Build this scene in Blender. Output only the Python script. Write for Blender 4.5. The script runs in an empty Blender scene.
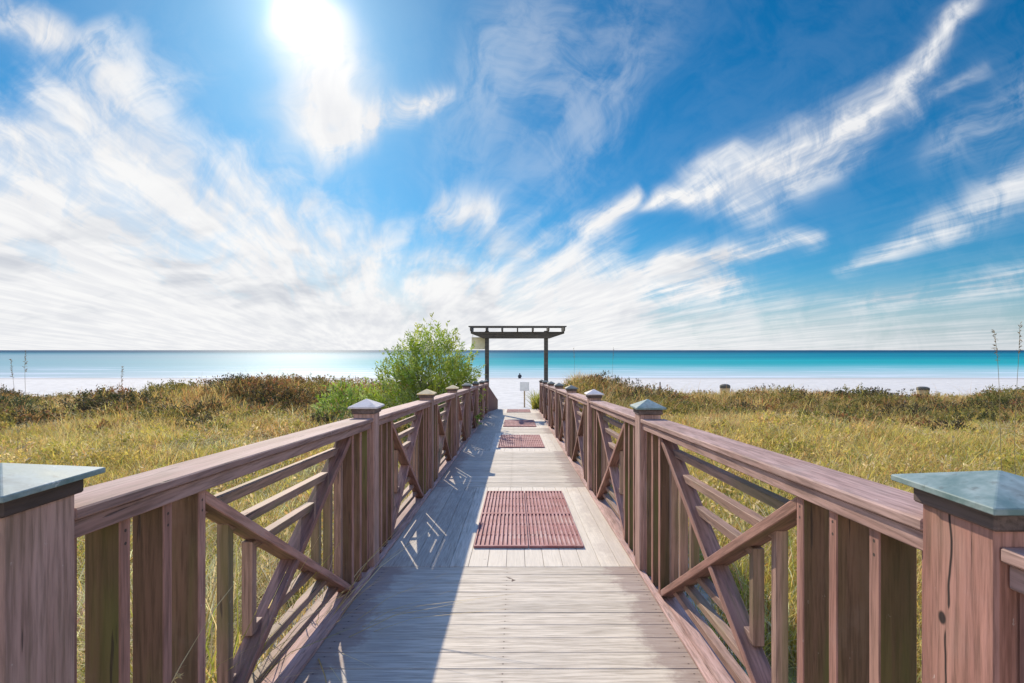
import bpy, bmesh, math, random
import numpy as np
from mathutils import Vector, Matrix

random.seed(7)
rng = np.random.default_rng(11)
R = math.radians
scene = bpy.context.scene
COL = scene.collection

# ------------------------------------------------------------------ constants
F = 522.0                      # focal length in pixels of a 1024 wide frame
EYE = 1.325
SLOPE = 0.0473                 # the boardwalk runs gently downhill to the beach
XL, XR = -0.995, 0.855         # front faces of the two rows of pickets
SUN = Vector((-0.414, 1.0, 0.652)).normalized()
def deck_z(y): return -SLOPE * y

# ------------------------------------------------------------------ node helper
class E:
    """tiny expression builder for shader node trees"""
    def __init__(s, nt, sock): s.nt, s.s = nt, sock
    def _m(s, op, *a, clamp=False):
        n = s.nt.nodes.new('ShaderNodeMath'); n.operation = op; n.use_clamp = clamp
        for i, v in enumerate((s,) + a):
            if isinstance(v, E): s.nt.links.new(v.s, n.inputs[i])
            else: n.inputs[i].default_value = v
        return E(s.nt, n.outputs[0])
    def __add__(s, o): return s._m('ADD', o)
    __radd__ = __add__
    def __sub__(s, o): return s._m('SUBTRACT', o)
    def __rsub__(s, o): return (s * -1.0) + o
    def __mul__(s, o): return s._m('MULTIPLY', o)
    __rmul__ = __mul__
    def __truediv__(s, o): return s._m('DIVIDE', o)
    def __pow__(s, o): return s._m('POWER', o)
    def max(s, o): return s._m('MAXIMUM', o)
    def min(s, o): return s._m('MINIMUM', o)
    def abs(s): return s._m('ABSOLUTE')
    def sqrt(s): return s._m('SQRT')
    def sin(s): return s._m('SINE')
    def fract(s): return s._m('FRACT')
    def floor(s): return s._m('FLOOR')
    def clamp(s): return s._m('ADD', 0.0, clamp=True)
    def smooth(s, a, b, lo=0.0, hi=1.0):
        n = s.nt.nodes.new('ShaderNodeMapRange'); n.interpolation_type = 'SMOOTHSTEP'
        s.nt.links.new(s.s, n.inputs[0])
        n.inputs[1].default_value = a; n.inputs[2].default_value = b
        n.inputs[3].default_value = lo; n.inputs[4].default_value = hi
        return E(s.nt, n.outputs[0])

def comb(nt, x, y, z):
    n = nt.nodes.new('ShaderNodeCombineXYZ')
    for i, v in enumerate((x, y, z)):
        if isinstance(v, E): nt.links.new(v.s, n.inputs[i])
        else: n.inputs[i].default_value = v
    return E(nt, n.outputs[0])
def sep(nt, e):
    n = nt.nodes.new('ShaderNodeSeparateXYZ'); nt.links.new(e.s, n.inputs[0])
    return [E(nt, o) for o in n.outputs]
def noise(nt, vec, scale, detail=4.0, rough=0.55, dist=0.0):
    n = nt.nodes.new('ShaderNodeTexNoise')
    nt.links.new(vec.s, n.inputs['Vector'])
    n.inputs['Scale'].default_value = scale; n.inputs['Detail'].default_value = detail
    n.inputs['Roughness'].default_value = rough; n.inputs['Distortion'].default_value = dist
    return E(nt, n.outputs[0])
def mix(nt, fac, a, b):
    n = nt.nodes.new('ShaderNodeMix'); n.data_type = 'RGBA'; n.clamp_factor = True
    if isinstance(fac, E): nt.links.new(fac.s, n.inputs[0])
    else: n.inputs[0].default_value = fac
    for idx, v in ((6, a), (7, b)):
        if isinstance(v, E): nt.links.new(v.s, n.inputs[idx])
        else: n.inputs[idx].default_value = (v[0], v[1], v[2], 1.0)
    return E(nt, n.outputs[2])
def mulc(nt, a, b, fac=1.0):
    n = nt.nodes.new('ShaderNodeMix'); n.data_type = 'RGBA'; n.blend_type = 'MULTIPLY'
    n.inputs[0].default_value = fac
    for idx, v in ((6, a), (7, b)):
        if isinstance(v, E): nt.links.new(v.s, n.inputs[idx])
        else: n.inputs[idx].default_value = (v[0], v[1], v[2], 1.0)
    return E(nt, n.outputs[2])
def attr(nt, name):
    n = nt.nodes.new('ShaderNodeAttribute'); n.attribute_name = name
    return E(nt, n.outputs['Color']), E(nt, n.outputs['Fac'])
def attr_vec(nt, name):
    n = nt.nodes.new('ShaderNodeAttribute'); n.attribute_name = name
    return E(nt, n.outputs['Vector'])
def coords(nt, kind='Object'):
    n = nt.nodes.new('ShaderNodeTexCoord'); return E(nt, n.outputs[kind])
def position(nt):
    n = nt.nodes.new('ShaderNodeNewGeometry'); return E(nt, n.outputs['Position'])
def rand(nt):
    n = nt.nodes.new('ShaderNodeObjectInfo'); return E(nt, n.outputs['Random'])

def new_mat(name):
    m = bpy.data.materials.new(name); m.use_nodes = True
    nt = m.node_tree
    return m, nt, nt.nodes['Principled BSDF']
def setc(nt, b, key, v):
    if isinstance(v, E): nt.links.new(v.s, b.inputs[key])
    elif isinstance(v, (tuple, list)): b.inputs[key].default_value = (v[0], v[1], v[2], 1.0)
    else: b.inputs[key].default_value = v
def bump(nt, b, h, strength=0.3, dist=0.01):
    n = nt.nodes.new('ShaderNodeBump'); n.inputs['Strength'].default_value = strength
    n.inputs['Distance'].default_value = dist
    nt.links.new(h.s, n.inputs['Height']); nt.links.new(n.outputs[0], b.inputs['Normal'])

# ------------------------------------------------------------------ materials
def wood(name, lo, hi, axis, moss=0.0, chips=0.0, rough=0.7, world=False, crack=False, wear=0.25, nails=False, gattr=False):
    m, nt, b = new_mat(name)
    p = attr_vec(nt, 'grain') if gattr else position(nt) if world else coords(nt)
    x, y, z = sep(nt, p)
    r = rand(nt)
    if not world: x, y, z = x + r * 17.0, y + r * 31.0, z + r * 9.0
    k = 0.06
    g = comb(nt, x * (k if axis == 'x' else 1), y * (k if axis == 'y' else 1), z * (k if axis == 'z' else 1))
    fine = noise(nt, g, 95, 5, 0.6)
    broad = noise(nt, g, 14, 4, 0.6)
    blot = noise(nt, comb(nt, x, y, z), 3.0, 5, 0.65)
    c = mix(nt, broad.smooth(0.3, 0.7), lo, hi)
    c = mulc(nt, c, mix(nt, fine.smooth(0.3, 0.62), (0.5, 0.47, 0.44), (1.15, 1.12, 1.12)), 0.8)
    c = mix(nt, blot.smooth(0.52, 0.8) * wear * 0.7, c, (0.40, 0.32, 0.28))
    tone = r * 0.36 + 0.82
    c = mulc(nt, c, comb(nt, tone, tone, tone))
    if moss > 0:
        mo = noise(nt, g, 9, 4, 0.6).smooth(0.42, 0.66) * noise(nt, comb(nt, x, y, z), 2.0, 2).smooth(0.35, 0.6)
        c = mix(nt, mo * moss, c, (0.13, 0.13, 0.035))
    if chips > 0:
        ch = noise(nt, comb(nt, x, y, z * 0.5), 38, 4, 0.7).smooth(0.69, 0.73)
        c = mix(nt, ch * chips, c, (0.62, 0.55, 0.48))
    ck = noise(nt, g, 42, 3, 0.5).smooth(0.685, 0.72)
    c = mix(nt, ck * 0.7, c, (0.03, 0.02, 0.018))
    if nails:
        ox, oy, oz = sep(nt, coords(nt))
        dz_ = (oz - 0.928).abs().min((oz - 0.895).abs()).min((oz - 0.035).abs())
        dd = (oy * oy + dz_ * dz_).sqrt()
        drip = (oy.abs() * 1.0).smooth(0.002, 0.007, 1, 0) * (oz - 0.80).smooth(0.0, 0.1) * (oz - 0.93).smooth(0.0, 0.004, 1, 0)
        c = mix(nt, drip * 0.35, c, (0.12, 0.065, 0.04))
        c = mix(nt, dd.smooth(0.0035, 0.005, 1, 0) * 0.9, c, (0.035, 0.025, 0.02))
    if crack:
        ox, oy, oz = sep(nt, coords(nt))
        w1 = noise(nt, comb(nt, oz * 0.35, 3.0, 1.0), 9, 3) - 0.5
        d1 = (oy + w1 * 0.055 - 0.012).abs() + (oz - 0.98).abs().smooth(0.09, 0.14) * 0.02
        d2 = (oy + w1 * 0.04 - 0.02).abs() + (oz - 0.70).abs().smooth(0.12, 0.2) * 0.02
        hole = ((oy - 0.03) * (oy - 0.03) + (oz - 0.855) * (oz - 0.855) * 0.5).sqrt() + w1 * 0.004
        dk = d1.smooth(0.0012, 0.0042, 1, 0).max(d2.smooth(0.001, 0.0035, 1, 0)).max(hole.smooth(0.006, 0.011, 1, 0))
        c = mix(nt, dk * 0.95, c, (0.012, 0.008, 0.007))
    setc(nt, b, 'Base Color', c)
    setc(nt, b, 'Roughness', fine * 0.2 + (rough - 0.1))
    b.inputs['Specular IOR Level'].default_value = 0.35
    bump(nt, b, fine * 0.6 + broad * 0.5 - ck * 1.5, 0.55, 0.004)
    return m

RED_LO, RED_HI = (0.19, 0.098, 0.078), (0.30, 0.165, 0.135)
M = {}
M['picket'] = wood('mossy_shaded_wood_upright', (0.10, 0.062, 0.032), (0.17, 0.095, 0.06), 'z', moss=0.8, chips=0.15)  # moss on the broad sides, with shade between pickets put into the colour
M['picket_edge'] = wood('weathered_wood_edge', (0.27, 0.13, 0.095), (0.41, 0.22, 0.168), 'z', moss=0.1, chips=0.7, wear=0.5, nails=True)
M['rail'] = wood('stained_wood_along', (0.27, 0.155, 0.122), (0.43, 0.28, 0.235), 'y', chips=0.5, rough=0.78, wear=0.5)
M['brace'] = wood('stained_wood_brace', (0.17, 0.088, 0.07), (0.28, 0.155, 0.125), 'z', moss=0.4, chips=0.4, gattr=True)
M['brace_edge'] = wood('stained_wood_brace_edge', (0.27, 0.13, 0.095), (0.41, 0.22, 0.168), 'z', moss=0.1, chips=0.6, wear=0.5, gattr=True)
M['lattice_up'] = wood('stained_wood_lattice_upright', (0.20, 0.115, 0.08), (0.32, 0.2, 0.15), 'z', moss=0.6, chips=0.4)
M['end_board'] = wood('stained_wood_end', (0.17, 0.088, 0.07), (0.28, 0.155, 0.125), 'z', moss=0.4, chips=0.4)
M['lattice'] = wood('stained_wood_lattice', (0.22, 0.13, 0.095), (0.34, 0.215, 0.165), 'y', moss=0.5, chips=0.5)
M['post'] = wood('stained_wood_post', (0.28, 0.155, 0.122), (0.44, 0.28, 0.228), 'z', moss=0.25, chips=0.25)
M['post_cracked'] = wood('stained_wood_split_post', (0.26, 0.12, 0.088), (0.38, 0.19, 0.145), 'z', moss=0.15, chips=0.5, crack=True)
M['collar'] = wood('dark_wood_collar', (0.07, 0.05, 0.042), (0.12, 0.085, 0.075), 'y')
M['pergola'] = wood('dark_pergola_wood', (0.055, 0.053, 0.044), (0.105, 0.098, 0.08), 'x')
M['under'] = wood('frame_lumber', (0.1, 0.075, 0.06), (0.17, 0.13, 0.1), 'y')
M['tan_wood'] = wood('bleached_wood', (0.42, 0.30, 0.16), (0.6, 0.45, 0.27), 'y')

def metal(name, a, b_, c_, rough=0.62, metallic=0.0):
    m, nt, b = new_mat(name)
    p = coords(nt)
    n1 = noise(nt, p, 9, 5, 0.65); n2 = noise(nt, p, 45, 4, 0.6)
    c = mix(nt, n1.smooth(0.35, 0.65), a, b_)
    c = mix(nt, n2.smooth(0.55, 0.75) * 0.6, c, c_)
    c = mix(nt, noise(nt, p, 22, 4, 0.7).smooth(0.64, 0.70) * 0.55, c, (0.55, 0.55, 0.5))
    c = mix(nt, noise(nt, p, 5, 5, 0.7).smooth(0.52, 0.68) * 0.5, c, c_)
    setc(nt, b, 'Base Color', c); setc(nt, b, 'Roughness', n1 * 0.3 + (rough - 0.12)); setc(nt, b, 'Metallic', metallic); b.inputs['Specular IOR Level'].default_value = 0.3
    bump(nt, b, n2, 0.12, 0.003)
    return m
M['verdigris'] = metal('verdigris_copper', (0.105, 0.165, 0.15), (0.26, 0.315, 0.29), (0.07, 0.075, 0.06))
M['verdigris_edge'] = metal('verdigris_copper_edge', (0.2, 0.45, 0.38), (0.13, 0.3, 0.27), (0.1, 0.14, 0.12))
M['pale_cap'] = metal('sky_glare_copper', (0.5, 0.44, 0.40), (0.62, 0.55, 0.5), (0.3, 0.26, 0.22), 0.7)  # sky glare on the cap put into the base colour
M['tan_cap'] = metal('glare_tan_copper', (0.58, 0.42, 0.22), (0.66, 0.5, 0.26), (0.4, 0.26, 0.14), 0.7)  # tan tone with the glare off the cap painted in
M['dark_cap'] = metal('dark_copper', (0.09, 0.1, 0.09), (0.15, 0.16, 0.14), (0.05, 0.06, 0.05), 0.6)

def deck_mat():
    m, nt, b = new_mat('weathered_deck')
    p = position(nt); x, y, z = sep(nt, p)
    tint, _ = attr(nt, 'tint')
    tr, tg, tb = sep(nt, tint)      # r: plank tone, g: 1 when the plank runs along the walk
    gx = comb(nt, x * 0.05, y, tr * 9.0); gy = comb(nt, x, y * 0.05, tr * 9.0)
    v = nt.nodes.new('ShaderNodeMix'); v.data_type = 'VECTOR'
    nt.links.new(tg.s, v.inputs[0]); nt.links.new(gx.s, v.inputs[4]); nt.links.new(gy.s, v.inputs[5])
    g = E(nt, v.outputs[1])
    fine = noise(nt, g, 130, 5, 0.6); mid = noise(nt, g, 60, 4, 0.6)
    blot = noise(nt, comb(nt, x * 0.7, y, 0.0), 1.6, 5, 0.65)
    c = mix(nt, mid.smooth(0.3, 0.7), (0.42, 0.36, 0.285), (0.60, 0.525, 0.42))
    c = mulc(nt, c, mix(nt, fine.smooth(0.3, 0.6), (0.55, 0.52, 0.49), (1.1, 1.1, 1.1)), 0.7)
    tt = tr * 0.26 + 0.84
    c = mulc(nt, c, comb(nt, tt, tt * 0.99, tt * 0.97))
    c = mix(nt, blot.smooth(0.5, 0.75) * 0.45, c, (0.27, 0.245, 0.215))
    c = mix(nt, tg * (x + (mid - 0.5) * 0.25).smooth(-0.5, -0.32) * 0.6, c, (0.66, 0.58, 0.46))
    c = mix(nt, (x + (blot - 0.5) * 0.4).smooth(-0.35, -0.62, 0.0, 0.35), c, (0.25, 0.235, 0.22))  # left strip darkened, deepening the railing's shadow in the deck colour
    # overspray of the railing stain along both edges, ragged from plank to plank
    edge = ((x + 0.07).abs() - 0.69) + (noise(nt, comb(nt, tr * 40.0, y * 1.1, 0.0), 2.2, 2) - 0.5) * 0.28 + (noise(nt, comb(nt, x, y, 0.0), 11, 5, 0.7) - 0.5) * 0.34
    c = mix(nt, edge.smooth(-0.02, 0.10) * 0.68 * (1.0 - tg * 0.6), c, (0.24, 0.165, 0.14))
    kn = noise(nt, comb(nt, x, y, tr * 5.0), 9, 2, 0.4).smooth(0.78, 0.8)
    c = mix(nt, kn, c, (0.07, 0.04, 0.03))
    # pairs of nail heads with a little rust on the joist lines
    dxn = (x + 0.90).abs().min((x + 0.06).abs()).min((x - 0.79).abs())
    dyn = (tb - 0.27).abs().min((tb - 0.73).abs()) * 0.14
    dn = (dxn * dxn + dyn * dyn).sqrt()
    rust = (dxn * dxn * 0.12 + dyn * dyn * 2.0).sqrt().smooth(0.004, 0.016, 1, 0)
    c = mix(nt, rust * 0.35 * (1.0 - tg), c, (0.16, 0.10, 0.07))
    c = mix(nt, dn.smooth(0.0035, 0.0055, 1, 0) * 0.85 * (1.0 - tg), c, (0.05, 0.035, 0.028))
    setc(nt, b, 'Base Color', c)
    setc(nt, b, 'Roughness', fine * 0.25 + 0.62)
    b.inputs['Specular IOR Level'].default_value = 0.25
    bump(nt, b, fine + mid * 0.5, 0.35, 0.003)
    return m
M['deck'] = deck_mat()

def mat_mat():
    m, nt, b = new_mat('red_rubber_grid')
    p = position(nt)
    n1 = noise(nt, p, 5, 5, 0.6); n2 = noise(nt, p, 60, 3)
    c = mix(nt, n1.smooth(0.35, 0.68), (0.30, 0.095, 0.085), (0.42, 0.20, 0.185))
    c = mix(nt, n2.smooth(0.5, 0.75) * 0.4, c, (0.5, 0.38, 0.32))
    c = mix(nt, noise(nt, p, 2.2, 5, 0.7).smooth(0.5, 0.72) * 0.55, c, (0.52, 0.40, 0.33))
    setc(nt, b, 'Base Color', c); setc(nt, b, 'Roughness', 0.7)
    return m
M['mat'] = mat_mat()
def plain(name, col, rough=0.7, var=0.25, scale=8.0, metallic=0.0):
    m, nt, b = new_mat(name)
    n1 = noise(nt, coords(nt), scale, 5, 0.6)
    d = tuple(v * (1 - var) for v in col); e = tuple(min(v * (1 + var), 0.85) for v in col)
    setc(nt, b, 'Base Color', mix(nt, n1.smooth(0.3, 0.7), d, e)); setc(nt, b, 'Roughness', rough); setc(nt, b, 'Metallic', metallic)
    return m
M['mat_back'] = plain('mat_backing', (0.25, 0.09, 0.082))
M['sign_white'] = plain('sun_bleached_sign', (0.74, 0.73, 0.66), 0.6, 0.06)
M['sign_cream'] = plain('cream_board', (0.62, 0.60, 0.40), 0.6, 0.08)
M['bin_body'] = plain('tan_bin', (0.36, 0.27, 0.14), 0.7, 0.15)
M['bin_lid'] = plain('dark_bin_lid', (0.06, 0.055, 0.035), 0.6, 0.1)
M['dark_cloth'] = plain('dark_clothes', (0.03, 0.035, 0.045), 0.8, 0.2)
M['nail'] = plain('rusty_nail', (0.06, 0.04, 0.03), 0.6)

def leaf_mat(name, trans=0.35):
    m = bpy.data.materials.new(name); m.use_nodes = True
    nt = m.node_tree; nt.nodes.clear()
    out = nt.nodes.new('ShaderNodeOutputMaterial')
    c, _ = attr(nt, 'tint')
    d = nt.nodes.new('ShaderNodeBsdfPrincipled'); d.inputs['Roughness'].default_value = 0.6
    d.inputs['Specular IOR Level'].default_value = 0.25
    t = nt.nodes.new('ShaderNodeBsdfTranslucent')
    nt.links.new(c.s, d.inputs['Base Color']); nt.links.new(c.s, t.inputs['Color'])
    mx = nt.nodes.new('ShaderNodeMixShader'); mx.inputs[0].default_value = trans
    nt.links.new(d.outputs[0], mx.inputs[1]); nt.links.new(t.outputs[0], mx.inputs[2])
    nt.links.new(mx.outputs[0], out.inputs[0])
    return m
M['grass'] = leaf_mat('dune_grass_blades', 0.5)
M['leaf'] = leaf_mat('small_leaves', 0.4)
M['bark'] = wood('grey_bark', (0.16, 0.13, 0.10), (0.30, 0.26, 0.21), 'z')

def sand_mat():
    m, nt, b = new_mat('quartz_sand')
    p = position(nt); x, y, z = sep(nt, p)
    veg, vf = attr(nt, 'veg')
    vr, vg, vb = sep(nt, veg)
    n1 = noise(nt, p, 1.3, 6, 0.65); n2 = noise(nt, p, 14, 4, 0.6); n3 = noise(nt, p, 60, 2)
    sand = mix(nt, n1.smooth(0.3, 0.7), (0.47, 0.44, 0.385), (0.60, 0.565, 0.50))
    sand = mix(nt, n2.smooth(0.58, 0.72) * 0.4, sand, (0.45, 0.40, 0.33))
    wet = (y + (n1 - 0.5) * 5.0).smooth(73.0, 82.0)
    sand = mix(nt, wet * 0.75, sand, (0.36, 0.34, 0.31))
    lit = mix(nt, n2.smooth(0.35, 0.65), (0.16, 0.12, 0.045), (0.32, 0.24, 0.10))
    lit = mix(nt, n1.smooth(0.45, 0.65), lit, (0.27, 0.23, 0.07))
    c = mix(nt, (vr + (n2 - 0.5) * 0.7).smooth(0.35, 0.65), sand, lit)
    setc(nt, b, 'Base Color', c); setc(nt, b, 'Roughness', 0.9)
    b.inputs['Specular IOR Level'].default_value = 0.15
    bump(nt, b, n1 * 0.5 + n2 * 0.3 + n3 * 0.05, 0.6, 0.12)
    return m
M['sand'] = sand_mat()

def sea_mat():
    m, nt, b = new_mat('gulf_water')
    p = position(nt); x, y, z = sep(nt, p)
    st = comb(nt, x * 0.12, y, 0.0)
    wob = (noise(nt, comb(nt, x * 0.02, y * 0.02, 0.0), 1.0, 3) - 0.5)
    yy = (y + wob * 26.0)
    lg = yy.max(1.0)._m('LOGARITHM', math.e)            # water colour follows the depth, i.e. the distance offshore
    t = lg.smooth(math.log(84), math.log(150))
    c = mix(nt, t, (0.40, 0.47, 0.45), (0.13, 0.37, 0.38))
    c = mix(nt, lg.smooth(math.log(125), math.log(190)), c, (0.014, 0.27, 0.275))
    c = mix(nt, lg.smooth(math.log(210), math.log(380)), c, (0.004, 0.165, 0.215))
    c = mix(nt, lg.smooth(math.log(480), math.log(1500)), c, (0.004, 0.06, 0.11))
    bar = noise(nt, comb(nt, x * 0.004, y * 0.035, 0.0), 1.0, 3).smooth(0.5, 0.68)
    c = mix(nt, bar * 0.5 * lg.smooth(math.log(110), math.log(160)) * lg.smooth(math.log(420), math.log(800), 1, 0), c, (0.02, 0.34, 0.37))
    sky_sheen = (x * -1.0 + wob * 90.0).smooth(-15.0, 120.0) * lg.smooth(math.log(350), math.log(1100), 1, 0)   # paler left water: sky reflection put into the base colour
    c = mix(nt, sky_sheen * 0.72, c, (0.27, 0.345, 0.345))
    f1 = noise(nt, comb(nt, x * 0.025, y * 0.30, 0.0), 1.0, 5, 0.62)
    foam = f1.smooth(0.52, 0.66) * yy.smooth(85, 93, 0.0, 1.0) * yy.smooth(112, 165, 1.0, 0.0)
    foam = foam.max(yy.smooth(83.5, 85.5) * yy.smooth(86.5, 89.0, 1, 0) * noise(nt, comb(nt, x * 0.05, y * 0.3, 2.0), 1.0, 4).smooth(0.4, 0.55))
    c = mix(nt, foam * 0.75, c, (0.62, 0.64, 0.66))
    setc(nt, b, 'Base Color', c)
    setc(nt, b, 'Roughness', 0.5)
    b.inputs['IOR'].default_value = 1.33
    b.inputs['Specular IOR Level'].default_value = 0.02
    h = noise(nt, comb(nt, x * 0.25, y, 0.0), 0.35, 4, 0.6) + noise(nt, comb(nt, x * 0.5, y, 0.0), 1.6, 3, 0.6) * 0.25
    bump(nt, b, h, 0.35, 0.5)
    return m
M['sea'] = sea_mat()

# ------------------------------------------------------------------ object helpers
def tag(o, label=None, cat=None, group=None, kind=None):
    if label: o['label'] = label
    if cat: o['category'] = cat
    if group: o['group'] = group
    if kind: o['kind'] = kind
    return o
def empty(name, loc, label, cat, group=None):
    o = bpy.data.objects.new(name, None); COL.objects.link(o); o.location = loc
    o.empty_display_size = 0.2
    return tag(o, label, cat, group)
def link(name, me, parent=None, loc=(0, 0, 0)):
    o = bpy.data.objects.new(name, me); COL.objects.link(o); o.location = loc
    if parent: o.parent = parent
    return o
class MB:
    """collects hexahedra, tubes and rings, then makes ONE mesh"""
    def __init__(s): s.bm = bmesh.new()
    def hexa(s, c8):
        v = [s.bm.verts.new(c) for c in c8]
        for f in ((0, 3, 2, 1), (4, 5, 6, 7), (0, 1, 5, 4), (1, 2, 6, 5), (2, 3, 7, 6), (3, 0, 4, 7)):
            s.bm.faces.new([v[i] for i in f])
        return v
    def box(s, x0, x1, y0, y1, z0, z1, slope=0.0):
        f = lambda x, y, z: (x, y, z - slope * y)
        return s.hexa([f(x0, y0, z0), f(x1, y0, z0), f(x1, y1, z0), f(x0, y1, z0),
                f(x0, y0, z1), f(x1, y0, z1), f(x1, y1, z1), f(x0, y1, z1)])
    def tube(s, pts, radii, n=6):
        rings = []
        for i, p in enumerate(pts):
            p = Vector(p)
            d = (Vector(pts[min(i + 1, len(pts) - 1)]) - Vector(pts[max(i - 1, 0)])).normalized()
            a = d.orthogonal().normalized(); b = d.cross(a)
            rings.append([s.bm.verts.new(p + (a * math.cos(t) + b * math.sin(t)) * radii[i]) for t in [2 * math.pi * k / n for k in range(n)]])
        for r0, r1 in zip(rings, rings[1:]):
            for k in range(n): s.bm.faces.new((r0[k], r0[(k + 1) % n], r1[(k + 1) % n], r1[k]))
        s.bm.faces.new(rings[0][::-1]); s.bm.faces.new(rings[-1])
    def lathe(s, prof, n=20, c=(0, 0, 0)):
        rings = [[s.bm.verts.new((c[0] + r * math.cos(2 * math.pi * k / n), c[1] + r * math.sin(2 * math.pi * k / n), c[2] + z)) for k in range(n)] for r, z in prof]
        for r0, r1 in zip(rings, rings[1:]):
            for k in range(n): s.bm.faces.new((r0[k], r0[(k + 1) % n], r1[(k + 1) % n], r1[k]))
        s.bm.faces.new(rings[0][::-1]); s.bm.faces.new(rings[-1])
    def mesh(s, name, mat, bevel=0.0):
        bm = s.bm
        bmesh.ops.recalc_face_normals(bm, faces=bm.faces)
        if bevel > 0:
            bmesh.ops.bevel(bm, geom=list(bm.edges), offset=bevel, segments=1, affect='EDGES', profile=0.7)
        me = bpy.data.meshes.new(name); bm.to_mesh(me); bm.free()
        me.materials.append(mat)
        return me
    def build(s, name, mat, parent=None, loc=(0, 0, 0), bevel=0.0):
        return link(name, s.mesh(name, mat, bevel), parent, loc)

# value noise for terrain and plant scatter
_G = rng.random((256, 256))
def vnoise(x, y):
    x = np.asarray(x, float); y = np.asarray(y, float)
    xi = np.floor(x).astype(int); yi = np.floor(y).astype(int)
    fx = x - xi; fy = y - yi
    fx = fx * fx * (3 - 2 * fx); fy = fy * fy * (3 - 2 * fy)
    g = lambda a, b: _G[a % 256, b % 256]
    return (g(xi, yi) * (1 - fx) + g(xi + 1, yi) * fx) * (1 - fy) + (g(xi, yi + 1) * (1 - fx) + g(xi + 1, yi + 1) * fx) * fy
def fbm(x, y, o=4):
    s = 0; a = 0.5; t = 0
    for i in range(o):
        s = s + a * vnoise(x * 2 ** i + 17.3 * i, y * 2 ** i + 5.1 * i); t += a; a *= 0.5
    return s / t
def sstep(a, b, x):
    t = np.clip((x - a) / (b - a), 0, 1); return t * t * (3 - 2 * t)

# ------------------------------------------------------------------ terrain
SEA_Z = -3.2
def beach_z(Y):
    return np.interp(Y, [18, 21, 26, 40, 60, 84, 130, 300], [-1.25, -1.33, -1.5, -2.0, -2.55, SEA_Z + 0.02, SEA_Z - 1.2, SEA_Z - 3])
def ground_z(X, Y):
    X = np.asarray(X, float); Y = np.asarray(Y, float)
    Yc = np.maximum(Y, -2)
    e = np.maximum(0, np.abs(X + 0.07) - 1.15)
    corr = np.where(Y < 20, -SLOPE * Yc - 0.40, beach_z(Y))
    hills = (fbm(X * 0.16 + 3, Y * 0.16, 3) - 0.5) * 0.7
    small = (fbm(X * 0.9, Y * 0.9, 3) - 0.5) * 0.16
    plainz = -0.47 - 0.034 * np.clip(Y, -2, 40) + hills + small
    yr = 21.5 + (fbm(X * 0.1, X * 0 + 7.7, 2) - 0.5) * 4 + np.where(X < 0, -1.0, 0.5)
    amp = np.where(X < 0, 0.34 + 0.62 * np.exp(-((X + 9.5) / 4.0) ** 2), 0.20 + 0.92 * np.exp(-((X - 3.0) / 2.4) ** 2))
    amp = amp + (fbm(X * 0.22 + 9, Y * 0.0 + 2.2, 3) - 0.5) * 0.5
    ridge = amp * np.exp(-((Y - yr) / 3.2) ** 2)
    side = plainz + ridge
    bz = beach_z(Y) + small * 0.4 * np.exp(-np.maximum(Y - 26, 0) / 14)
    side = side + (bz - side) * sstep(22.5, 32, Y)
    w = sstep(0.0, 1.7, e)
    z = corr + (side - corr) * w
    return z
def veg_mask(X, Y):
    e = np.maximum(0, np.abs(X + 0.07) - 1.05)
    n = fbm(X * 0.35 + 4, Y * 0.35 + 1, 3)
    v = sstep(0.05, 0.9, e + (n - 0.5) * 0.9)
    v = v * (1 - sstep(24.0, 28.5, Y + (n - 0.5) * 9))
    patch = sstep(0.66, 0.74, fbm(X * 0.42 + 31, Y * 0.42 + 12, 3)) * sstep(15, 18, Y)
    return v * (1 - patch * 0.9)

def make_terrain():
    xs = np.concatenate([-np.geomspace(900, 27, 26), np.arange(-26.4, 26.6, 0.4), np.geomspace(27, 900, 26)])
    ys = np.concatenate([-np.geomspace(260, 7, 14), np.arange(-6.6, 34, 0.4), np.geomspace(34.4, 300, 40)])
    Xg, Yg = np.meshgrid(xs, ys)
    Z = ground_z(Xg, Yg); V = veg_mask(Xg, Yg)
    nx, ny = len(xs), len(ys)
    co = np.stack([Xg, Yg, Z], -1).reshape(-1, 3)
    idx = np.arange(nx * ny).reshape(ny, nx)
    q = np.stack([idx[:-1, :-1], idx[:-1, 1:], idx[1:, 1:], idx[1:, :-1]], -1).reshape(-1, 4)
    me = raw_mesh('ground', co, q)
    a = me.color_attributes.new('veg', 'FLOAT_COLOR', 'POINT')
    c = np.ones((nx * ny, 4), np.float32); c[:, :3] = V.reshape(-1, 1)
    a.data.foreach_set('color', c.ravel())
    me.materials.append(M['sand'])
    me.polygons.foreach_set('use_smooth', np.ones(len(q), bool))
    o = link('ground', me); tag(o, 'pale sand ground running under the dunes down to the beach', 'sand', kind='structure')
def raw_mesh(name, co, faces):
    me = bpy.data.meshes.new(name)
    k = faces.shape[1]
    me.vertices.add(len(co)); me.vertices.foreach_set('co', np.asarray(co, np.float32).ravel())
    me.loops.add(faces.size); me.loops.foreach_set('vertex_index', faces.astype(np.int32).ravel())
    me.polygons.add(len(faces))
    me.polygons.foreach_set('loop_start', np.arange(0, faces.size, k, dtype=np.int32))
    me.polygons.foreach_set('loop_total', np.full(len(faces), k, np.int32))
    me.update(calc_edges=True)
    return me
make_terrain()

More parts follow.
